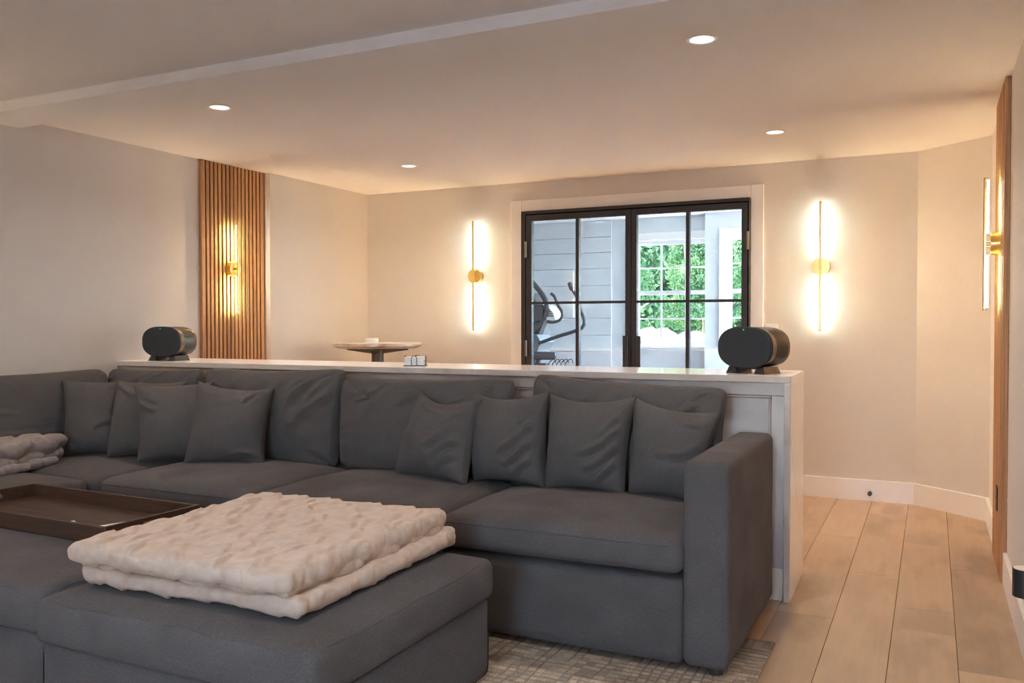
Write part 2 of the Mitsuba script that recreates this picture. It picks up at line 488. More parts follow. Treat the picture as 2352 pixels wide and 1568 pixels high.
def slat_panel(xw, s, y0, label, n=16):
    """s = +1: on a wall facing +x."""
    k = thing('slat_panel', label, 'wall panel')
    xa = xw + s * .005
    part(k, 'backing', box(xw, xa, y0, y0 + .61, 0, ZC), 'm_felt', label='black felt backing')
    pitch = .61 / n
    proto = mikit.ply(bevbox(0, .0195, 0, pitch - .0120, 0.0, ZC - .001, .0015), 'm_oak')
    for i in range(n):
        y = y0 + i * pitch + (.0 if i == 0 else .0057)
        if i == 0:
            d = mikit.ply(bevbox(0, .0245, -.001, pitch - .006, 0, ZC - .001, .0015), 'm_oak')
        elif i == n - 1:
            d = mikit.ply(bevbox(0, .0245, 0, pitch - .0055, 0, ZC - .001, .0015), 'm_oak')
        else:
            d = proto
        x = (xa if s > 0 else xa - .0195) if 0 < i < n - 1 else (xw if s > 0 else xw - .0245)
        part(k, 'slat', moved(d, T().translate([x, y, 0])), None)
    return k


slat_panel(XL, 1, 4.43, 'tall oak slat panel with black gaps on the left wall behind the left speaker')
slat_panel(XR, -1, 4.568, 'tall oak slat panel on the right wall, seen edge on')
slat_panel(XL, 1, 1.1, 'tall oak slat panel on the left wall near the camera')


def sconce(base, nrm, z, length, drum_r, label, off=.062):
    k = thing('wall_sconce', label, 'wall light')
    b, n = np.array([*base, z], float), np.array([*nrm, 0.0])
    part(k, 'mount', cat(cyl(b, b + n * .040, drum_r, 48), cyl(b + n * .040, b + n * (off - .004), .014, 24)), 'm_brass', smooth=40, label='round brushed brass wall mount')
    c = b + n * off
    side = np.cross(n, [0, 0, 1.0])
    hx = .0065
    # brass channel with its open side to the wall
    v = []
    prof = [(-hx, -.004), (-hx, .004), (-hx * .6, .008), (hx * .6, .008), (hx, .004), (hx, -.004)]
    for zz in (-length / 2, length / 2):
        for a, d in prof:
            v.append(c + side * a + n * d + np.array([0, 0, zz]))
    ch = trimesh.convex.convex_hull(np.array(v))
    part(k, 'rod', ch, 'm_brass')
    for s in (-1, 1):
        part(k, 'end_cap', cyl(c + [0, 0, s * length / 2] - n * .001, c + [0, 0, s * (length / 2 + .008)] - n * .001, .0095, 16), 'm_brass', smooth=40)
    for z0, z1 in ((-length / 2 + .004, -drum_r * .95), (drum_r * .95, length / 2 - .004)):
        tb = cyl(c - n * .0115 + [0, 0, z0], c - n * .0115 + [0, 0, z1], .0065, 12)
        part(k, 'light_tube', mikit.ply(tb, 'm_white', smooth=40, emitter={'type': 'area', 'radiance': {'type': 'rgb', 'value': WARM}}), None, label='warm white LED tube facing the wall')
    return k


sconce((-3.368, YB), (0, -1), 1.585, .872, .060, 'brass rod wall light on the back wall, left of the glass door')
sconce((-0.688, YB), (0, -1), 1.583, .865, .060, 'brass rod wall light on the back wall, right of the glass door')
sconce((XL + .0245, 4.705), (1, 0), 1.587, .625, .055, 'brass rod wall light mounted on the left slat panel')
sconce((XR - .0245, 4.865), (-1, 0), 1.585, .635, .055, 'brass rod wall light mounted on the right slat panel')
sconce((XL + .0245, 1.40), (1, 0), 1.587, .625, .055, 'brass rod wall light on the slat panel near the camera')

# ------------------------------------------------------------------ half wall with quartz top (rotated a little: the left end is nearer)
HA = math.atan2(.085, 3.97)
HC, HS = math.cos(HA), math.sin(HA)
HM = np.array([[HC, -HS, 0, -0.538], [HS, HC, 0, 3.838], [0, 0, 1, 0], [0, 0, 0, 1]])


def hw(m):
    m = m.copy(); m.apply_transform(HM); return m


k = thing('bar_counter', 'long panelled half wall with a white quartz top behind the sofa', 'counter')
L_ = 3.985
part(k, 'worktop', hw(bevbox(-L_, 0, 0, .50, .942, .972, .002)), 'm_quartz', label='white veined quartz top')
part(k, 'waterfall', hw(bevbox(-.028, 0, 0, .50, 0, .9421, .002)), 'm_quartz', label='quartz waterfall end')
part(k, 'body', hw(box(-L_, -.028, .048, .17, 0, .942)), 'm_panel_paint')
part(k, 'frame', hw(cat(bevbox(-L_, -.029, .030, .049, .885, .942, .002), bevbox(-.085, -.029, .030, .049, 0, .885, .002), bevbox(-L_, -L_ + .06, .030, .049, 0, .885, .002), bevbox(-1.36, -1.30, .030, .049, 0, .885, .002), bevbox(-2.65, -2.59, .030, .049, 0, .885, .002))), 'm_panel_paint')
for a, b in ((-1.30, -.085), (-2.59, -1.36), (-L_ + .06, -2.65)):
    mold = cat(bevbox(a, b, .036, .049, .873, .886, .004), bevbox(a, a + .012, .036, .049, .14, .873, .004), bevbox(b - .012, b, .036, .049, .14, .873, .004))
    part(k, 'moulding', hw(mold), 'm_panel_paint')
part(k, 'baseboard', hw(bevbox(-L_, -.029, .016, .031, 0, .142, .003)), 'm_trim')
sl = mikit.ply(bevbox(0, .019, 0, .012, 0.02, .90, .001), 'm_oak')
for i in range(140):
    part(k, 'slat', moved(sl, T(HM) @ T().translate([-.05 - .028 * (i + 1), .17, 0])), None)
led = hw(box(-L_ + .02, -.04, .30, .308, .934, .941))
part(k, 'light_strip', mikit.ply(led, 'm_white', emitter={'type': 'area', 'radiance': {'type': 'rgb', 'value': [55.0, 31.0, 14.0]}}), None, label='LED strip under the overhang')

# ------------------------------------------------------------------ speakers


def speaker(x, y, ang, label, cable):
    k = thing('speaker', label, 'speaker')
    A = T().translate([x, y, .972]).rotate([0, 0, 1], math.degrees(ang))
    M = np.array(A.matrix, float)

    def put(m):
        m.apply_transform(M); return m
    W, H, zc = .272, .184, .118

    def ring(w, h, yy, n=72):
        th = np.arange(n) * 2 * np.pi / n
        c, s = np.cos(th), np.sin(th)
        e = 2 / 2.9
        return np.c_[w / 2 * np.sign(c) * np.abs(c) ** e, np.full(n, yy), zc + h / 2 * np.sign(s) * np.abs(s) ** (2 / 2.3)]

    def loft(secs, caps=True):
        n = 72
        v = np.vstack([ring(*s) for s in secs])
        f = []
        for i in range(len(secs) - 1):
            for j in range(n):
                q = (j + 1) % n
                f += [[i * n + j, i * n + q, (i + 1) * n + q], [i * n + j, (i + 1) * n + q, (i + 1) * n + j]]
        m = trimesh.Trimesh(v, f, process=False)
        if caps:
            c0, c1 = len(v), len(v) + 1
            cf = [[c0, (j + 1) % n, j] for j in range(n)] + [[c1, (len(secs) - 1) * n + j, (len(secs) - 1) * n + (j + 1) % n] for j in range(n)]
            m = trimesh.Trimesh(np.vstack([v, [0, secs[0][2], zc], [0, secs[-1][2], zc]]), np.vstack([f, cf]), process=False)
        m.fix_normals()
        return m
    part(k, 'grille', put(loft([(W * .93, H * .92, -.088), (W * .985, H * .975, -.084), (W, H, -.078), (W, H, -.070)])), 'm_grille', smooth=50, label='black perforated front')
    part(k, 'band', put(loft([(W * .985, H * .985, -.070), (W * .96, H * .955, -.045), (W * .935, H * .92, -.022)])), 'm_band', smooth=50)
    part(k, 'body', put(loft([(W * .93, H * .915, -.022), (W * .935, H * .92, -.014), (W * .99, H * .98, .03), (W * 1.0, H * .99, .06), (W * .98, H * .97, .085), (W * .90, H * .88, .097)])), 'm_speaker', smooth=50)
    for s in (-1, 1):
        ft = np.array([(s * a, b, c) for a, b, c in ((.045, -.075, 0), (.098, -.075, 0), (.045, .065, 0), (.098, .065, 0), (.052, -.066, .028), (.086, -.066, .032), (.052, .06, .028), (.086, .06, .032))])
        part(k, 'foot', put(trimesh.convex.convex_hull(ft)), 'm_black')
    part(k, 'bridge', put(bevbox(-.056, .056, -.05, .05, .020, .031, .002)), 'm_black')
    d = trimesh.creation.icosphere(2, .0030)
    d.apply_translation([0, -.0875, zc + H * .43])
    part(k, 'status_light', mikit.ply(put(d), 'm_led_green', emitter={'type': 'area', 'radiance': {'type': 'rgb', 'value': [0.0, 1.2, 0.35]}}), None, label='tiny green status light')
    if cable:
        part(k, 'cable', put(tube(spline([(.01, .07, .06), (.012, .03, .012), (.02, -.02, .004), (.026, -.06, .003)], 16), .0025, 8)), 'm_black', smooth=True)


speaker(-0.728, 4.03, -math.radians(20), 'black oval speaker on the right end of the quartz counter', False)
speaker(-4.255, 3.925, math.radians(10), 'black oval speaker on the left end of the quartz counter beside the slat panel', True)

# ------------------------------------------------------------------ coaster caddy, coasters
c0 = np.array([-2.504, 3.985, .972])


def sq(m, c, a):
    m.apply_transform(trimesh.transformations.rotation_matrix(a, [0, 0, 1])); m.apply_translation(c); return m


for i in range(6):
    sq_ = trimesh.creation.box([.100, .100, .0066])
    k = thing('square_coaster', f'white square coaster in the black wire caddy, {["lowest", "second from the bottom", "third from the bottom", "third from the top", "second from the top", "topmost"][i]} of six', 'coaster', 'coasters in the wire caddy')
    scene[k] = mikit.ply(sq(bevbox(-.052, .052, -.052, .052, 0, .0064, .001), c0 + [0, 0, .0045 + i * .0074], .42), 'm_white')
k = thing('coaster_caddy', 'small black wire caddy holding white coasters on the quartz counter', 'caddy')
fr = []
e = .056
R3 = np.array(trimesh.transformations.rotation_matrix(.42, [0, 0, 1]))[:3, :3]


def cl(p):
    return (R3 @ np.array(p, float).T).T + c0


part(k, 'base_wire', cat(*[tube(cl([a, b]), .0017, 8) for a, b in (((-e, -e, .0018), (e, -e, .0018)), ((e, -e, .0018), (e, e, .0018)), ((e, e, .0018), (-e, e, .0018)), ((-e, e, .0018), (-e, -e, .0018)))]), 'm_black', smooth=40)
for ax, s in ((0, -1), (0, 1), (1, -1), (1, 1)):
    w = .014
    arc = [(-w, .002)] + [(-w, z) for z in (.015, .03)] + [(-w * math.cos(t), .040 + w * math.sin(t)) for t in np.linspace(0, math.pi, 9)] + [(w, .03), (w, .015), (w, .002)]
    pts = [(s * e, a, z) if ax == 0 else (a, s * e, z) for a, z in arc]
    part(k, 'wire_loop', tube(cl(pts), .0017, 8), 'm_black', smooth=True)

# ------------------------------------------------------------------ round bar table with coasters
tx, ty, tr = -3.945, 5.72, .352
k = thing('bar_table', 'round stone topped bar table on a dark pedestal in the back left corner', 'table')
top = trimesh.creation.revolve([(0, 1.046), (tr - .003, 1.046), (tr, 1.043), (tr, 1.026), (tr - .004, 1.021), (tr - .05, 1.004), (0, 1.004)], sections=96)
top.apply_translation([tx, ty, 0])
part(k, 'table_top', top, 'm_marble', smooth=30)
ra = YAW
for a in (0.42, 0.42 + math.pi / 2):
    dx, dy = math.cos(a), math.sin(a)
    arm = extrude_xz([(-.24, 1.003), (.24, 1.003), (.24, .99), (.045, .962), (-.045, .962), (-.24, .99)], -.02, .02)
    arm.apply_transform(trimesh.transformations.rotation_matrix(a, [0, 0, 1])); arm.apply_translation([tx, ty, 0])
    part(k, 'support_arm', arm, 'm_bronze')
part(k, 'pedestal', cyl((tx, ty, .03), (tx, ty, .99), .047, 32), 'm_bronze', smooth=40)
fb = trimesh.creation.revolve([(0, .035), (.05, .035), (.24, .014), (.25, .006), (.25, 0), (0, 0)], sections=64); fb.apply_translation([tx, ty, 0])
part(k, 'foot_plate', fb, 'm_bronze', smooth=30)
for i in range(4):
    k = thing('round_coaster', f'white coaster in the small stack on the bar table, {["lowest", "second from the bottom", "third from the bottom", "topmost"][i]} of four', 'coaster', 'coasters on the bar table')
    dx = [.0, .003, .004, -.002][i]
    cm = trimesh.creation.revolve([(0, 0), (.052, 0), (.054, .002), (.054, .007), (.052, .009), (0, .009)], sections=40)
    cm.apply_translation([-3.975 + dx, 5.68, 1.0465 + i * .0098])
    scene[k] = mikit.ply(cm, 'm_white', smooth=30)

# ------------------------------------------------------------------ small fixtures
k = thing('outlet_plate', 'black outlet low on the right slat panel', 'outlet')
part(k, 'plate', bevbox(XR - .0295, XR - .0245, 4.80, 4.872, .285, .402, .002), 'm_black')
for z in (.315, .355):
    part(k, 'socket', bevbox(XR - .0305, XR - .0293, 4.82, 4.852, z, z + .028, .001), 'm_gym_grey')
k = thing('switch_plate', 'white switch plate on the back wall behind the right speaker', 'light switch')
part(k, 'plate', bevbox(-1.054, -.973, YB - .006, YB, 1.07, 1.192, .002), 'm_white')
part(k, 'rocker', bevbox(-1.032, -.996, YB - .009, YB - .0055, 1.095, 1.165, .002), 'm_white')
k = thing('door_stop', 'small black door stop on the back baseboard', 'door stop')
part(k, 'stem', cyl((-.364, YB - .016, .06), (-.364, YB - .06, .06), .008, 16), 'm_black', smooth=40)
part(k, 'bumper', cyl((-.364, YB - .058, .06), (-.364, YB - .085, .06), .014, 20), 'm_black', smooth=40)
k = thing('wall_peg', 'short black cylinder with a pale top fixed low on the right wall', 'wall fixture')
part(k, 'body', cyl((.290, 3.35, .284), (.290, 3.35, .376), .040, 40), 'm_black', smooth=40)
part(k, 'cap', cyl((.290, 3.35, .3762), (.290, 3.35, .3775), .037, 40), 'm_white', smooth=40, label='pale top')

# ------------------------------------------------------------------ rug
rg = bevbox(-3.6, -.517, .6, 3.325, 0.0003, .010, .004)
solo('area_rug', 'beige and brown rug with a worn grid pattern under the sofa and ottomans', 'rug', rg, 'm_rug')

# ------------------------------------------------------------------ sectional sofa
S = thing('sectional_sofa', 'large charcoal fabric sectional sofa along the half wall and left wall', 'sofa')


def upholstered(x0, x1, y0, y1, z0, z1, r=.03, step=.03, crown=0.0, wob=.003, seed=0, front=0.0, sag=0.0):
    m = rgrid(x1 - x0, y1 - y0, z1 - z0, r, step)
    v = np.array(m.vertices)
    h = np.array([x1 - x0, y1 - y0, z1 - z0]) / 2
    q = v / h
    cx, cy, cz = [np.clip(1 - np.abs(q[:, i]) ** 2.2, 0, 1) for i in range(3)]
    up = np.clip((q[:, 2] + .2) / 1.2, 0, 1)
    v2 = v.copy()
    v2[:, 2] += crown * up * (cx * cy) ** .55
    v2[:, 1] -= front * np.clip(-q[:, 1], 0, 1) ** 4 * (cx * cz) ** .5
    v2[:, 1] += front * np.clip(q[:, 1], 0, 1) ** 4 * (cx * cz) ** .5 * .3
    v2[:, 0] += .4 * front * np.sign(q[:, 0]) * np.abs(q[:, 0]) ** 4 * (cy * cz) ** .5
    n = np.array(m.vertex_normals)
    c = np.array([(x0 + x1) / 2, (y0 + y1) / 2, (z0 + z1) / 2])
    v2 = v2 + n * (wob * 2 * nz(v + c, 4.5, seed, 3))[:, None] + n * (wob * .6 * nz(v + c, 17, seed + 3, 2))[:, None]
    m.vertices = v2 + c
    return m


def edge_line(m, axis_face, sgn, zrel, n=60):
    return None


XA, XS = -.600, -.765
SY0, SY1 = 2.885, 3.765
# bases (one per module)
for a, b in ((-1.695, XS + .01), (-2.625, -1.70), (-3.555, -2.63)):
    part(S, 'base', upholstered(a, b, SY0, SY1, .034, .325, .022, .04, 0, .002, 3), 'm_fabric', smooth=True)
part(S, 'base', upholstered(-4.49, -3.56, 2.84, SY1 - .03, .034, .325, .022, .04, 0, .002, 5), 'm_fabric', smooth=True)
part(S, 'base', upholstered(-4.49, -3.60, 1.86, 2.835, .034, .325, .022, .04, 0, .002, 6), 'm_fabric', smooth=True)
# arm
part(S, 'arm', upholstered(XS + .008, XA, SY0, SY1 + .02, .034, .733, .026, .022, .006, .0025, 11), 'm_fabric', smooth=True, label='square right arm')
# back frames, hidden behind the cushions
part(S, 'back_frame', upholstered(-3.56, XS + .01, SY1 - .085, SY1, .33, .70, .02, .06, 0, .001, 8), 'm_fabric', smooth=True)
part(S, 'back_frame', upholstered(-4.49, -4.40, 1.86, SY1 - .05, .33, .70, .02, .06, 0, .001, 9), 'm_fabric', smooth=True)
# seat cushions
seats = [(-1.700, XS + .012, 2.860, 3.60), (-2.635, -1.706, 2.850, 3.60), (-3.545, -2.641, 2.835, 3.60)]
for i, (a, b, c, d) in enumerate(seats):
    m = upholstered(a, b, c, d, .345, .462, .038, .016, .046, .004, 21 + i, .026)
    sc = part(S, 'seat_cushion', m, 'm_fabric', smooth=True)
    v = np.array(m.vertices)
    xs = np.linspace(a + .014, b - .014, 60)
    tree = __import__('scipy.spatial', fromlist=['cKDTree']).cKDTree(v)
    line = []
    for x in xs:      # the top front seam follows the cushion's surface
        sel = v[np.abs(v[:, 0] - x) < .02]
        sel = sel[sel[:, 1] < c + .05]
        s_ = (sel[:, 2] - .33) * .7 - (sel[:, 1] - c)
        line.append(sel[np.argmax(s_)])
    line = np.array(line)
    kk = np.ones(7) / 7
    for j in (1, 2):
        line[3:-3, j] = np.convolve(line[:, j], kk, 'valid')
    part(sc, 'piping', tube(line + [0, .0004, .0004], .0030, 6), 'm_fabric', smooth=True)
part(S, 'seat_cushion', upholstered(-4.40, -3.575, 2.835, 3.60, .335, .462, .035, .02, .022, .004, 27, .012), 'm_fabric', smooth=True)
m = upholstered(-4.40, -3.585, 1.88, 2.822, .335, .462, .035, .02, .026, .004, 28, .012)
part(S, 'seat_cushion', m, 'm_fabric', smooth=True)
for x, y in ((XA - .05, SY0 + .05), (XA - .05, SY1 - .05), (-1.6, SY0 + .05), (-3.5, SY0 + .06), (-1.6, SY1 - .05)):
    z0 = .0105 if y < 3.3 else 0.0005
    part(S, 'foot', cyl((x, y, z0), (x, y, .038), .022, 20, .027), 'm_bronze', smooth=40, label='short dark round foot')


def pillow(q, thick, seed=0, n=56, pinch=.05, sag=.0, folds=(), fwd=.62, ear=.0, wob=.006, exp=.42, rnd=0):
    """q: bottom left, bottom right, top right, top left, seen from the front."""
    bl, br, tr_, tl = [np.array(a, float) for a in q]
    u, v = np.meshgrid(np.linspace(-1, 1, n), np.linspace(-1, 1, n), indexing='ij')
    u = np.sign(u) * np.abs(u) ** .8
    v = np.sign(v) * np.abs(v) ** .8
    up = u * (1 - pinch * (1 - v ** 2) * np.abs(u) ** 2)
    vp = v * (1 - pinch * (1 - u ** 2) * np.abs(v) ** 2)
    vp = vp - sag * np.clip(v, 0, 1) ** 2 * (1 - u ** 2)
    if rnd:
        k_ = np.maximum(np.abs(u), np.abs(v)) / np.maximum((np.abs(u) ** rnd + np.abs(v) ** rnd) ** (1 / rnd), 1e-9)
        up, vp = up * k_, vp * k_
    s, t = (up + 1) / 2, (vp + 1) / 2
    P0 = ((1 - s) * (1 - t))[..., None] * bl + (s * (1 - t))[..., None] * br + (s * t)[..., None] * tr_ + ((1 - s) * t)[..., None] * tl
    nrm = np.cross(br - bl + tr_ - tl, tl - bl + tr_ - br)
    nrm /= np.linalg.norm(nrm)            # from the front view: right x up = towards the viewer
    prof = (np.clip(1 - u ** 2, 0, 1) * np.clip(1 - v ** 2, 0, 1)) ** exp
    prof = prof * (1 + .12 * -v)
    pc = np.stack([s * .8, t * .8, 0 * s], -1)
    w = wob * 2 * nz(pc, 5, seed, 3) + wob * .7 * nz(pc + 3, 16, seed + 1, 2)
    # puckers at the seams: folds that run inward from the edges
    edge_u, edge_v = np.abs(u) ** 3, np.abs(v) ** 3
    puck = .5 * wob * (np.sin(s * 38 + 4 * nz(pc, 3, seed + 5, 2) * 6) * edge_v * (1 - u ** 4) + np.sin(t * 36 + 4 * nz(pc, 3, seed + 6, 2) * 6) * edge_u * (1 - v ** 4))
    fold = 0 * u
    for (a0, b0, a1, b1, amp, wd) in folds:
        d = np.array([a1 - a0, b1 - b0]); L = np.hypot(*d); d /= L
        rx, ry = u - a0, v - b0
        al = rx * d[0] + ry * d[1]
        ac = -rx * d[1] + ry * d[0] + .05 * np.sin(al * 5 + seed)
        win = np.clip(al / L, 0, 1) * np.clip(1 - al / L, 0, 1) * 4
        fold += amp * (np.exp(-(ac / wd) ** 2) - .8 * np.exp(-((ac - 1.5 * wd) / wd) ** 2)) * np.sqrt(win)
    soft = np.clip(prof * 1.6, 0, 1)
    f = thick * fwd * prof + (w + puck + fold) * soft
    b = -thick * (1 - fwd) * prof
    e1, e2 = P0 + nrm * f[..., None], P0 + nrm * b[..., None]
    idx = np.arange(n * n).reshape(n, n)
    qd = np.stack([idx[:-1, :-1], idx[1:, :-1], idx[1:, 1:], idx[:-1, 1:]], -1).reshape(-1, 4)
    F1 = np.vstack([qd[:, [0, 1, 2]], qd[:, [0, 2, 3]]])
    V = np.vstack([e1.reshape(-1, 3), e2.reshape(-1, 3)])
    m = trimesh.Trimesh(V, np.vstack([F1, F1[:, ::-1] + n * n]), process=False)
    m.merge_vertices(digits_vertex=6)
    return m


fan = [(-.6, .9, -.5, .1, .006, .05), (-.15, .95, -.2, .2, .006, .06), (.25, .95, .1, .1, .007, .06), (.62, .95, .35, -.1, .007, .06), (.9, .6, .3, -.5, .006, .07)]
YT, YBm = 3.700, 3.645
backs = [((-1.675, -.768), (.972, .930), (-1.655, -.785), [fan[1], fan[3]], .05),
         ((-2.775, -1.760), (.926, .944), (-2.735, -1.745), fan[:3], .05),
         ((-3.695, -2.720), (.958, .971), (-3.60, -2.745), fan[1:], .05),
         ((-4.46, -3.712), (.936, .953), (-4.42, -3.70), [fan[0], fan[2]], .05)]
rf = np.random.default_rng(4)
for i, (xt, zt, xb, fo, sg_) in enumerate(backs):
    fo = list(fo) + [(a, .97, a - rf.uniform(.1, .35), rf.uniform(.25, .6), rf.uniform(.003, .006), rf.uniform(.03, .05)) for a in rf.uniform(-.85, .9, 6)]
    dy = [0, -.004, -.022, -.028][i]
    q = ((xb[0], YBm + dy, .45), (xb[1], YBm + dy - (.0), .45), (xt[1], YT + dy, zt[1]), (xt[0], YT + dy, zt[0]))
    part(S, 'back_cushion', pillow(q, .19, 40 + i, 84, .035, sg_ * .9, [(a, b, c, d, e * 1.6, w * 1.2) for a, b, c, d, e, w in fo], .68, wob=.008, exp=.28, rnd=12), 'm_fabric', smooth=True)
part(S, 'back_cushion', pillow(((-4.37, 2.62, .45), (-4.37, 3.60, .45), (-4.435, 3.60, .938), (-4.435, 2.66, .933)), .16, 47, 64, .02, .02, [(-.9, .2, .4, -.1, .006, .05), (-.9, .0, .3, -.2, .006, .05), (-.9, -.4, .2, -.3, .005, .05), (-.5, .95, -.2, .3, .006, .05)], .62, exp=.24, rnd=12), 'm_fabric', smooth=True)
part(S, 'back_cushion', pillow(((-4.37, 1.70, .45), (-4.37, 2.60, .45), (-4.435, 2.60, .932), (-4.435, 1.70, .932)), .16, 48, 48, .02, .02, (), .62, exp=.24, rnd=12), 'm_fabric', smooth=True)

# ------------------------------------------------------------------ throw pillows
GP = 'charcoal throw pillows on the sofa'
lowR = [(.95, .25, .0, -.35, .011, .055), (.95, -.1, .1, -.62, .011, .055), (.9, -.45, .25, -.85, .010, .05), (.95, .6, .35, .1, .007, .06)]
thr = [
    ('charcoal throw pillow at the far left of the sofa, above the grey blanket', ((-4.225, 3.160, .485), (-4.000, 3.350, .485), (-4.110, 3.480, .875), (-4.350, 3.255, .892)), .0, [(.9, .0, .1, -.5, .006, .06)]),
    ('charcoal throw pillow, second from the left, half behind the third pillow', ((-3.970, 3.230, .485), (-3.660, 3.380, .480), (-3.690, 3.53, .880), (-4.090, 3.400, .884)), .0, [(-.9, .8, .2, .4, .012, .07)]),
    ('charcoal throw pillow, third from the left, with a creased left edge', ((-3.665, 3.160, .486), (-3.380, 3.400, .480), (-3.520, 3.550, .885), (-3.815, 3.275, .874)), .02, [(-.95, .35, -.4, .15, .014, .06)]),
    ('charcoal throw pillow, fourth from the left, standing upright on the middle left seat', ((-3.400, 3.215, .486), (-3.010, 3.375, .484), (-3.090, 3.540, .858), (-3.430, 3.350, .905)), .06, [(.9, -.75, .2, -.95, .014, .06), (.6, .9, .4, .4, .006, .05)]),
    ('charcoal throw pillow with a deep dip in its top, leftmost of the right four', ((-2.255, 3.410, .486), (-1.830, 3.325, .486), (-1.846, 3.510, .857), (-2.217, 3.590, .874)), .20, lowR + [(-.5, .8, .3, .35, .008, .06)]),
    ('charcoal throw pillow between two others at the gap of the back cushions', ((-1.870, 3.470, .486), (-1.490, 3.430, .482), (-1.521, 3.520, .900), (-1.950, 3.610, .877)), .10, lowR),
    ('charcoal throw pillow, second from the right arm, with diagonal creases', ((-1.500, 3.430, .482), (-1.135, 3.415, .482), (-1.120, 3.540, .892), (-1.535, 3.565, .889)), .10, lowR),
    ('charcoal throw pillow slumped against the right arm of the sofa', ((-1.130, 3.440, .482), (-.815, 3.420, .482), (-.775, 3.590, .835), (-1.155, 3.570, .894)), .10, [(.9, .1, -.2, -.3, .007, .07), (.8, .5, .3, .6, .006, .06)]),
]
for i, (lab, q, sag, fo) in enumerate(thr):
    solo('throw_pillow', lab, 'pillow', pillow(q, .20, 60 + i * 7, 84, .095, sag, [(a, b, c, d, e * 1.3, w * 1.35) for a, b, c, d, e, w in fo], .62, wob=.007, exp=.42), 'm_fabric', smooth=True, group=GP)

# ------------------------------------------------------------------ ottomans


def ottoman(x0, x1, y0, y1, label, seed):
    k = thing('ottoman', label, 'ottoman')
    part(k, 'base', upholstered(x0 + .012, x1 - .012, y0 + .012, y1 - .012, .05, .306, .022, .035, 0, .003, seed), 'm_fabric', smooth=True)
    m = upholstered(x0, x1, y0, y1, .302, .432, .032, .02, .022, .003, seed + 1, .008)
    c = part(k, 'cushion', m, 'm_fabric', smooth=True)
    v = np.array(m.vertices)
    e_ = .010
    loop = [(x0 + e_, y0 + e_), (x1 - e_, y0 + e_), (x1 - e_, y1 - e_), (x0 + e_, y1 - e_), (x0 + e_, y0 + e_)]
    pts = []
    tr = __import__('scipy.spatial', fromlist=['cKDTree']).cKDTree(v)
    for a, b in zip(loop[:-1], loop[1:]):
        for t in np.linspace(.04, .96, 40):
            x, y = a[0] + (b[0] - a[0]) * t, a[1] + (b[1] - a[1]) * t
            pts.append(v[tr.query([x, y, .424], 4)[1]].mean(0))
    pts = np.array(pts + pts[:1])
    for j in range(3):
        pts[2:-2, j] = np.convolve(pts[:, j], np.ones(5) / 5, 'valid')
    part(c, 'piping', tube(pts, .0030, 6), 'm_fabric', smooth=True)
    for x in (x0 + .08, x1 - .08):
        for y in (y0 + .08, y1 - .08):
            part(k, 'foot', cyl((x, y, .0105), (x, y, .052), .020, 16, .025), 'm_bronze', smooth=40)


ottoman(-2.262, -1.280, 1.590, 2.525, 'charcoal storage ottoman in the foreground under the pink blanket', 31)
ottoman(-3.50, -2.285, 1.630, 2.56, 'charcoal ottoman at the left foreground under the wooden tray', 35)

# ------------------------------------------------------------------ tray with handles, cards
k = thing('serving_tray', 'large dark brown wooden tray on the left ottoman', 'tray')
tp = [np.array(a) for a in ((-3.405, 2.055), (-2.535, 2.015), (-2.452, 2.414), (-3.455, 2.458))]
TX0, TX1, TY0, TY1 = -3.47, -2.49, 2.03, 2.445
tz, th_, wl = .456, .060, .014
RA = math.radians(-1.5)


def tm(m):
    m = m.copy()
    c = np.array([(TX0 + TX1) / 2, (TY0 + TY1) / 2, 0])
    m.apply_translation(-c); m.apply_transform(trimesh.transformations.rotation_matrix(RA, [0, 0, 1])); m.apply_translation(c)
    return m


part(k, 'bottom', tm(bevbox(TX0, TX1, TY0, TY1, tz, tz + .010, .002)), 'm_tray')
for a in ((TX0, TX1, TY0, TY0 + wl), (TX0, TX1, TY1 - wl, TY1)):
    part(k, 'side', tm(bevbox(a[0], a[1], a[2], a[3], tz + .002, tz + th_, .002)), 'm_tray')
for x0 in (TX0, TX1 - wl):
    yz = sg.box(TY0 + wl, tz + .002, TY1 - wl, tz + th_)
    ym = (TY0 + TY1) / 2
    slot = sg.LineString([(ym - .045, tz + .036), (ym + .045, tz + .036)]).buffer(.011)
    m = trimesh.creation.extrude_polygon(yz.difference(slot), wl, engine='earcut')
    v = m.vertices
    m.vertices = np.c_[v[:, 2] + x0, v[:, 0], v[:, 1]]
    m.fix_normals()
    part(k, 'handle_side', tm(m), 'm_tray', label='end board with a slotted handle')
k = thing('white_card', 'white booklet lying in the wooden tray near its right end', 'booklet')
cm_ = bevbox(-.04, .04, -.075, .075, 0, .004, .001)
cm_.apply_transform(trimesh.transformations.rotation_matrix(-.35, [0, 0, 1])); cm_.apply_translation([-2.655, 2.19, tz + .0105])
scene[k] = mikit.ply(cm_, 'm_white')
k = thing('remote_control', 'small dark remote with a pale end lying beside the booklet in the tray', 'remote control')
cm_ = bevbox(-.018, .018, -.07, .07, 0, .012, .004)
cm_.apply_transform(trimesh.transformations.rotation_matrix(1.1, [0, 0, 1])); cm_.apply_translation([-2.79, 2.13, tz + .0105])
part(k, 'body', cm_, 'm_black')
cm_ = bevbox(-.016, .016, -.03, .03, 0, .002, .0006)
cm_.apply_transform(trimesh.transformations.rotation_matrix(1.1, [0, 0, 1])); cm_.apply_translation([-2.80, 2.125, tz + .0227])
part(k, 'keypad', cm_, 'm_white')

# ------------------------------------------------------------------ folded fur blankets


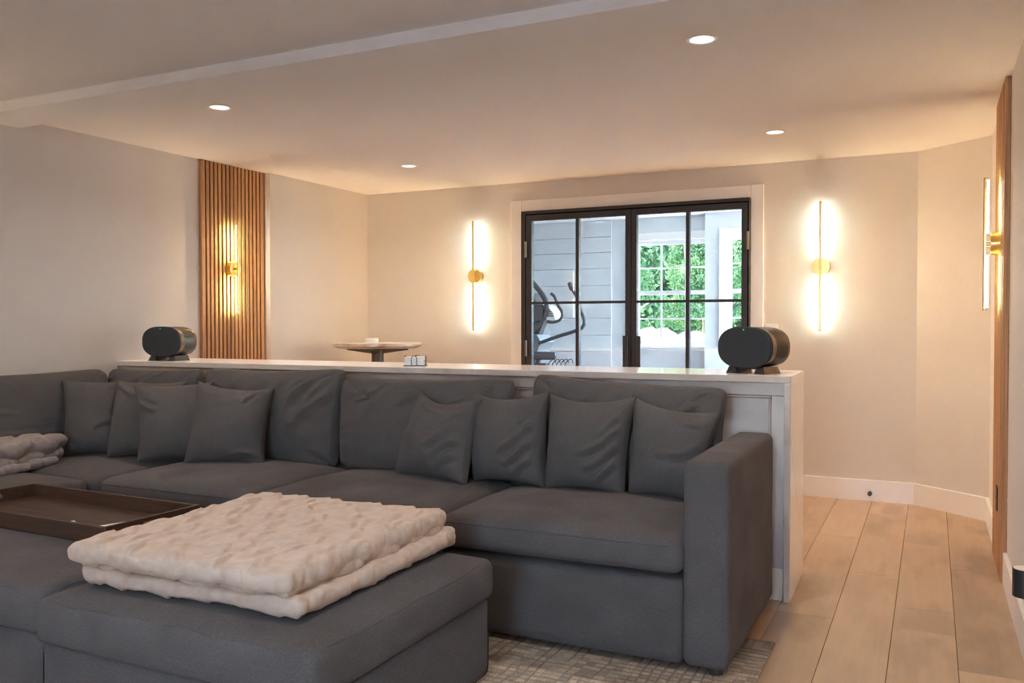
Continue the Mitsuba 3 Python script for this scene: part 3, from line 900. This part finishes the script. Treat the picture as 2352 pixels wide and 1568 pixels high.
def bubbles(p, cx, cy, seed):
    """Height of a quilted surface: staggered jittered cells with creases between."""
    r = np.random.default_rng(seed)
    J = r.random((80, 80, 2))
    x, y = p[:, 0] / cx + 40, p[:, 1] / cy + 40
    row = np.floor(y).astype(int)
    d1 = np.full(len(p), 9.0); d2 = np.full(len(p), 9.0)
    for b in (-1, 0, 1):
        rr = row + b
        sh = (rr % 2) * .5
        colx = np.floor(x - sh).astype(int)
        for a in (-1, 0, 1):
            cc = colx + a
            j = J[rr % 80, cc % 80]
            d = np.hypot(cc + .5 + sh + .38 * (j[:, 0] - .5) - x, (rr + .5 + .38 * (j[:, 1] - .5)) - y)
            d2 = np.where(d < d1, d1, np.minimum(d2, d)); d1 = np.minimum(d, d1)
    g = d2 - d1
    return np.clip(g / .45, 0, 1) ** .6


def scales(p, cx, cy, seed):
    """Ruched fur: soft rises along x that end in short sharp creases running along y, staggered row by row."""
    w = np.c_[p, 0 * p[:, :1]]
    x = p[:, 0] / cx + 40 + .9 * nz(w, 7, seed, 2)
    y = p[:, 1] / cy + 40 + .7 * nz(w, 7, seed + 2, 2)
    out = np.zeros(len(p))
    for ph, half in ((0.0, 0.0), (.5, .5)):
        sy = y + half
        s = sy - np.floor(sy) - .5
        t = x + ph + .25 * np.sin(np.floor(sy) * 2.4) + .35 * s
        t = t - np.floor(t)
        ramp = np.where(t < .91, (t / .93) ** 2, .5 + .5 * np.cos(np.pi * np.clip((t - .93) / .07, 0, 1))) * np.clip(1 - (2 * s) ** 2, 0, 1) ** .8
        out = out + ramp
    return out


def fur_slab(x0, x1, y0, y1, z0, z1, cx, cy, amp, seed, rot=0.0, step=.008, edge=.012, wave=.012, ruched=False):
    m = rgrid(x1 - x0, y1 - y0, z1 - z0, min(.46 * (z1 - z0), .05), step)
    v = np.array(m.vertices); n = np.array(m.vertex_normals)
    h = np.array([x1 - x0, y1 - y0]) / 2
    c = np.array([(x0 + x1) / 2, (y0 + y1) / 2, (z0 + z1) / 2])
    # on the rolled edges the cells go on around the bend
    pc = v[:, :2] + n[:, :2] * (v[:, [2]] * -1.2)
    b = bubbles(pc + c[:2], cx, cy, seed)
    if ruched:
        flat = np.clip((np.abs(n[:, 2]) - .45) / .4, 0, 1)
        lump = 1.3 * bubbles(np.c_[(v[:, 0] + c[0]) + 1.7 * (v[:, 1] + c[1]), .3 * v[:, 2]], .13, .2, seed)
        b = flat * scales(v[:, :2] + c[:2], cx, cy, seed) + (1 - flat) * lump
    v2 = v + n * (amp * b)[:, None]
    v2 += n * (.5 * amp * 2 * nz(v + c, 9, seed, 2))[:, None]
    ed = np.maximum(np.abs(v[:, 0]) / h[0], np.abs(v[:, 1]) / h[1]) ** 6
    v2[:, :2] += (v[:, :2] / np.maximum(np.hypot(v[:, 0], v[:, 1]), 1e-6)[:, None]) * (edge * 2 * ed * nz(np.c_[v[:, :2] + c[:2], v[:, 2] * .2], 11, seed + 4, 2))[:, None]
    v2[:, 2] += wave * 2 * nz(np.c_[v[:, :2] + c[:2], 0 * v[:, 2] + seed], 4, seed + 9, 2)
    if rot:
        R = trimesh.transformations.rotation_matrix(rot, [0, 0, 1])[:3, :3]
        v2 = v2 @ R.T
    m.vertices = v2 + c
    return m


k = thing('throw_blanket', 'folded pale pink faux fur blanket on the foreground ottoman', 'blanket')
part(k, 'fold', fur_slab(-2.215, -1.425, 1.700, 2.545, .461, .504, .17, .15, .009, 3, .02, .008, .018, .004, True), 'm_fur_pink', smooth=True)
part(k, 'fold', fur_slab(-2.225, -1.466, 1.712, 2.505, .497, .538, .17, .15, .009, 5, .02, .008, .020, .005, True), 'm_fur_pink', smooth=True)
part(k, 'fold', fur_slab(-2.245, -1.455, 1.680, 2.520, .518, .571, .150, .125, .0085, 8, .02, .005, .014, .006, True), 'm_fur_pink', smooth=True)
k = thing('throw_blanket', 'folded grey faux fur blanket with big soft bumps on the left seat', 'blanket')
part(k, 'fold', fur_slab(-4.26, -3.98, 2.50, 2.98, .484, .514, .10, .09, .012, 13, .3, .010, .02, .004), 'm_fur_grey', smooth=True)
part(k, 'fold', fur_slab(-4.29, -4.03, 2.50, 3.05, .512, .545, .10, .10, .014, 15, .3, .010, .02, .006), 'm_fur_grey', smooth=True)
part(k, 'fold', fur_slab(-4.29, -4.03, 2.50, 3.06, .548, .600, .12, .11, .022, 18, .3, .010, .03, .008), 'm_fur_grey', smooth=True)

# ------------------------------------------------------------------ gym behind the glass
GY0, GY1, GX0, GX1 = YB + .12, 9.0, -5.2, .9
struct('floor_gym', box(GX0 - .2, GX1 + .2, GY0 - .01, GY1 + .2, -.12, -.001), 'm_gym_floor')
struct('ceiling_gym', box(GX0 - .2, GX1 + .2, GY0, GY1 + .2, ZC, ZC + .12), 'm_ceiling')
V0, V1, VZ0, VZ1 = -2.92, -2.02, .955, 2.075
X0b = -3.143
struct('wall_gym_back', cat(box(GX0 - .2, V0, GY1, GY1 + .14, -.1, ZC + .02), box(V1, -1.9, GY1, GY1 + .14, -.1, ZC + .02), box(V0, V1, GY1, GY1 + .14, -.1, VZ0), box(V0, V1, GY1, GY1 + .14, VZ1, ZC + .02)), 'm_shiplap')
zz = [-.05, .15, .336, .52, .704, .886, 1.068, 1.252, 1.431, 1.610, 1.796, 1.970, 2.138, ZC]
for a, b in zip(zz[:-1], zz[1:]):
    part('wall_gym_back', 'board', bevbox(GX0, X0b, GY1 - .014, GY1 + .001, max(a, 0) + .0015, b - .0015, .0015), 'm_shiplap')
W2X0, W2X1, W2Z0, W2Z1 = -1.87, -1.05, .99, 2.085
PY = 8.85
struct('wall_gym_right_return', cat(box(-2.09, W2X0, PY, GY1 + .1, -.1, ZC + .02), box(W2X1, GX1, PY, GY1 + .1, -.1, ZC + .02), box(W2X0, W2X1, PY, GY1 + .1, -.1, W2Z0), box(W2X0, W2X1, PY, GY1 + .1, W2Z1, ZC + .02)), 'm_shiplap')
struct('wall_gym_left', box(GX0 - .15, GX0, GY0, GY1 + .1, -.1, ZC + .02), 'm_shiplap')
struct('wall_gym_right', cat(box(GX1, GX1 + .15, GY0, 6.9, -.1, ZC + .02), box(GX1, GX1 + .15, 8.5, GY1 + .2, -.1, ZC + .02), box(GX1, GX1 + .15, 6.9, 8.5, -.1, .3), box(GX1, GX1 + .15, 6.9, 8.5, 2.1, ZC + .02)), 'm_shiplap')
struct('window_4', trimesh.Trimesh([[GX1 + .07, 6.9, .3], [GX1 + .07, 8.5, .3], [GX1 + .07, 8.5, 2.1], [GX1 + .07, 6.9, 2.1]], [[0, 1, 2], [0, 2, 3]], process=False), 'm_pane')
struct('wall_gym_front', cat(box(GX0 - .1, DX0, YB + .12, YB + .13, -.1, ZC + .02), box(DX1, GX1, YB + .12, YB + .13, -.1, ZC + .02), box(DX0, DX1, YB + .12, YB + .13, DZ, ZC + .02)), 'm_shiplap')


def gym_window(name, x0, x1, z0, z1, y, cas, mx, mz, rail, label):
    struct(name, None, None, label=label)
    part(name, 'casing', cat(bevbox(x0 - cas, x0, y - .02, y + .002, z0 - .01, z1 + cas, .003), bevbox(x1, x1 + cas, y - .02, y + .002, z0 - .01, z1 + cas, .003), bevbox(x0, x1, y - .02, y + .002, z1, z1 + cas, .003)), 'm_trim')
    part(name, 'sill', bevbox(x0 - cas, x1 + cas, y - .04, y + .06, z0 - .03, z0, .004), 'm_trim')
    f = .045
    part(name, 'sash', cat(box(x0, x0 + f, y + .03, y + .07, z0, z1), box(x1 - f, x1, y + .03, y + .07, z0, z1), box(x0, x1, y + .03, y + .07, z0, z0 + f), box(x0, x1, y + .03, y + .07, z1 - f, z1), box(x0, x1, y + .03, y + .07, rail - .022, rail + .022)), 'm_trim')
    for x in mx:
        part(name, 'muntin', box(x - .009, x + .009, y + .04, y + .06, z0 + f, z1 - f), 'm_trim')
    for z in mz:
        part(name, 'muntin', box(x0 + f, x1 - f, y + .041, y + .059, z - .009, z + .009), 'm_trim')
    for a, b in ((z0 + f, rail - .022), (rail + .022, z1 - f)):
        q = trimesh.Trimesh([[x0 + f, y + .05, a], [x1 - f, y + .05, a], [x1 - f, y + .05, b], [x0 + f, y + .05, b]], [[0, 1, 2], [0, 2, 3]], process=False)
        part(name, 'pane', q, 'm_pane')


gym_window('window_2', -2.889, -2.035, .955, 2.075, GY1, .085, (-2.604, -2.337), (1.786, 1.244), 1.522, 'white window with a view of green shrubs, in the room behind the glass door')
gym_window('window_3', W2X0, W2X1, W2Z0, W2Z1, PY, .075, (-1.46,), (1.80, 1.25), 1.522, 'second white window at the right of the room behind the glass door')

# wall lettering beside the second window (too small to make out beyond its first words)
for i, (t, h) in enumerate((('WE DARE', .016), ('TO BE', .013))):
    tmx = meshkit.text_mesh(t, h, .001)
    v = tmx.vertices
    tmx.vertices = np.c_[v[:, 0] * .8 - 2.03, PY - .0005 - v[:, 2], v[:, 1] + 1.92 - .04 * i]
    tmx.fix_normals()
    k = thing('wall_lettering', ['upper row', 'lower row'][i] + ' of tiny white lettering on the grey wall between the two far windows', 'lettering')
    scene[k] = mikit.ply(tmx, 'm_white')

# elliptical trainer
k = thing('elliptical_trainer', 'dark elliptical exercise machine behind the left glass door leaf', 'exercise machine')


def slabxz(poly, y, d, m, name, label=None):
    return part(k, name, extrude_xz(poly, y - d, y + d), m, label=label)


slabxz([(-3.56, 1.379), (-3.339, 1.377), (-3.332, 1.321), (-3.343, 1.231), (-3.40, 1.215), (-3.462, 1.231), (-3.477, 1.266), (-3.56, 1.351)], 7.7, .14, 'm_gym_dark', 'console')
slabxz([(-3.56, 1.500), (-3.475, 1.492), (-3.395, 1.395), (-3.40, 1.37), (-3.56, 1.37)], 7.69, .13, 'm_gym_dark', 'screen_housing')
slabxz([(-3.54, 1.48), (-3.478, 1.475), (-3.425, 1.41), (-3.54, 1.41)], 7.555, .006, 'm_screen', 'screen')
slabxz([(-3.332, 1.37), (-3.294, 1.363), (-3.234, 1.293), (-3.219, 1.235), (-3.301, 1.227), (-3.325, 1.26)], 7.7, .10, 'm_white', 'keypad', 'white keypad')
for i in range(5):
    z = 1.352 - i * .020
    slabxz([(-3.322, z), (-3.285 + i * .012, z), (-3.283 + i * .012, z - .009), (-3.320, z - .009)], 7.597, .004, 'm_gym_dark', 'button_row')
part(k, 'frame_bar', tube(spline([(-3.62, 7.6, 1.75), (-3.485, 7.6, 1.62), (-3.409, 7.6, 1.542), (-3.333, 7.6, 1.444), (-3.30, 7.6, 1.35), (-3.33, 7.6, 1.26), (-3.44, 7.6, 1.14), (-3.60, 7.6, .98)], 50), .024, 12), 'm_gym_dark', smooth=True)
part(k, 'fixed_handle', tube(spline([(-3.262, 7.6, 1.48), (-3.225, 7.6, 1.45), (-3.184, 7.6, 1.36), (-3.152, 7.6, 1.315), (-3.149, 7.6, 1.257), (-3.185, 7.6, 1.222), (-3.30, 7.6, 1.216)], 50), .014, 12), 'm_gym_dark', smooth=True)
for yy, ox in ((7.45, 0.0), (7.95, -.75)):
    part(k, 'arm_bar', tube(spline([(-3.32 + ox, yy, 1.012), (-3.253 + ox, yy, 1.034), (-3.093 + ox, yy, 1.086), (-2.928 + ox, yy, 1.136), (-2.885 + ox, yy, 1.160), (-2.866 + ox, yy, 1.196), (-2.867 + ox, yy, 1.235), (-2.899 + ox, yy, 1.315), (-2.928 + ox, yy, 1.421), (-2.963 + ox, yy, 1.481), (-2.99 + ox, yy, 1.52)], 70), .016, 12), 'm_gym_dark', smooth=True)
    part(k, 'grip', tube(spline([(-2.982 + ox, yy, 1.505), (-2.998 + ox, yy, 1.535), (-3.012 + ox, yy, 1.575)], 10), [.014] + [.021] * 8 + [.012], 12), 'm_gym_dark', smooth=True)
slabxz([(-3.62, .98), (-3.50, 1.10), (-3.423, 1.091), (-3.374, 1.196), (-3.345, 1.25), (-3.42, 1.26), (-3.50, 1.2), (-3.66, 1.05)], 7.72, .05, 'm_gym_dark', 'mast')
slabxz([(-3.75, 1.091), (-3.385, 1.091), (-3.362, 1.057), (-3.339, 1.015), (-3.374, .945), (-3.42, .40), (-3.75, .30)], 7.70, .16, 'm_gym_grey', 'shroud')
part(k, 'floor_frame', cat(bevbox(-3.9, -2.6, 7.66, 7.74, .02, .09, .01), bevbox(-3.75, -3.65, 7.40, 8.0, 0, .06, .01), bevbox(-2.75, -2.65, 7.40, 8.0, 0, .06, .01), box(-3.72, -3.45, 7.62, 7.78, .05, .5)), 'm_gym_grey')
k = thing('exercise_bike', 'dark exercise bike with only its saddle showing above the counter', 'exercise bike')
sd = rgrid(.30, .16, .07, .03, .015)
v = np.array(sd.vertices); v[:, 1] *= np.clip(1 - .7 * np.clip(v[:, 0] / .15 + .1, 0, 1), .25, 1); sd.vertices = v + [-3.19, 7.2, .905]
part(k, 'saddle', sd, 'm_gym_dark', smooth=True)
part(k, 'saddle_post', cat(cyl((-3.21, 7.2, .30), (-3.21, 7.2, .88), .022, 16), bevbox(-3.24, -3.13, 7.17, 7.23, .815, .835, .005)), 'm_gym_dark', smooth=40)
part(k, 'frame', cat(bevbox(-3.7, -2.75, 7.17, 7.23, .25, .33, .01), box(-3.24, -3.18, 7.17, 7.23, .03, .3), bevbox(-3.3, -3.1, 6.98, 7.36, 0, .05, .01), box(-3.66, -3.60, 7.17, 7.23, .03, .3), bevbox(-3.72, -3.54, 6.98, 7.36, 0, .05, .01)), 'm_gym_dark')
k = thing('hook_rack', 'row of thin black wire hooks above the counter behind the left door leaf', 'rack')
for i in range(5):
    x = -3.03 + i * .028
    part(k, 'hook', tube(spline([(x, 7.0 + i * .03, .80), (x + .003, 7.0 + i * .03, .845), (x + .03, 7.0 + i * .03, .872), (x + .058, 7.0 + i * .03, .882), (x + .068, 7.0 + i * .03, .868), (x + .074, 7.0 + i * .03, .850)], 20), .0035, 8), 'm_black', smooth=True)
part(k, 'rail', bevbox(-3.06, -2.86, 6.99, 7.14, .79, .81, .004), 'm_gym_grey')
part(k, 'stand', cat(box(-2.99, -2.94, 7.04, 7.09, .02, .80), bevbox(-3.06, -2.86, 6.95, 7.18, 0, .03, .005)), 'm_gym_grey')

# ------------------------------------------------------------------ outdoors
struct('ground_outside', box(-30, 30, GY1 + .14, 40, -.4, .84), 'm_lawn', label='pale sunlit ground outside the far windows')
struct('ground_patio', box(-30, 30, -40, YR - .15, -.4, -.05), 'm_house', label='patio outside the rear window')


def leaves(n, cx, y0, y1, x0, x1, z0, z1, size, seed):
    r = np.random.default_rng(seed)
    p = np.c_[r.uniform(x0, x1, n * 3), r.uniform(y0, y1, n * 3), r.uniform(z0, z1, n * 3)]
    keep = meshkit.fbm(p * 2.2, 3, seed) > .50
    p = p[keep][:n]
    n = len(p)
    a = r.normal(size=(n, 3)); a /= np.linalg.norm(a, axis=1, keepdims=True)
    b = np.cross(a, r.normal(size=(n, 3))); b /= np.linalg.norm(b, axis=1, keepdims=True)
    c = np.cross(a, b)
    s = size * r.uniform(.6, 1.3, (n, 1))
    V = np.stack([p - a * s, p + b * s * .5 + c * s * .12, p + a * s, p - b * s * .5 + c * s * .12], 1).reshape(-1, 3)
    i = np.arange(n)[:, None] * 4
    return trimesh.Trimesh(V, np.vstack([i + [0, 1, 2], i + [0, 2, 3]]), process=False)


for j, (x, y, lab) in enumerate(((-4.25, 12.2, 'leafy green shrub at the left of the view through the far window'), (-3.15, 12.8, 'leafy green tree in the middle of the view through the far window'), (-1.95, 12.4, 'leafy green shrub at the right of the view through the far window'))):
    k = thing('shrub', lab, 'shrub', None)
    part(k, 'foliage', leaves(15000, 0, y - .45, y + .45, x - .5, x + .5, .95, 3.6, .030, 90 + j), 'm_leaf', kind='stuff')
    part(k, 'trunk', cat(tube(spline([(x, y + .2, .8), (x + .1, y + .2, 1.15), (x - .05, y + .1, 1.8), (x + .15, y + .2, 3.0)], 24), np.linspace(.06, .02, 24), 8), tube(spline([(x + .08, y + .2, 1.1), (x + .35, y, 1.35), (x + .6, y - .1, 1.5)], 14), np.linspace(.03, .01, 14), 8)), 'm_bark', smooth=True)
solo('hedge', 'tall green hedge closing the view behind the shrubs outside', 'hedge', cat(leaves(26000, 0, 14.6, 15.5, -8.5, -.5, .8, 5.0, .07, 99), box(-9, 0, 15.6, 15.9, .8, 5.0)), 'm_leaf')
labels['hedge']['kind'] = 'stuff'
for j, (x, y, s) in enumerate(((-3.35, 11.2, .32), (-2.75, 11.0, .25), (-4.0, 11.5, .28))):
    rk = trimesh.creation.icosphere(3, s)
    v = np.array(rk.vertices); v *= (1 + 1.1 * nz(v, 4.5, 70 + j, 4))[:, None]; v[:, 2] *= .75
    rk.vertices = v + [x, y, .90]
    solo('garden_rock', ['largest pale rock under the shrubs outside the far window', 'pale rock at the right under the shrubs outside', 'pale rock at the left under the shrubs outside'][j], 'rock', rk, 'm_rock', smooth=True)
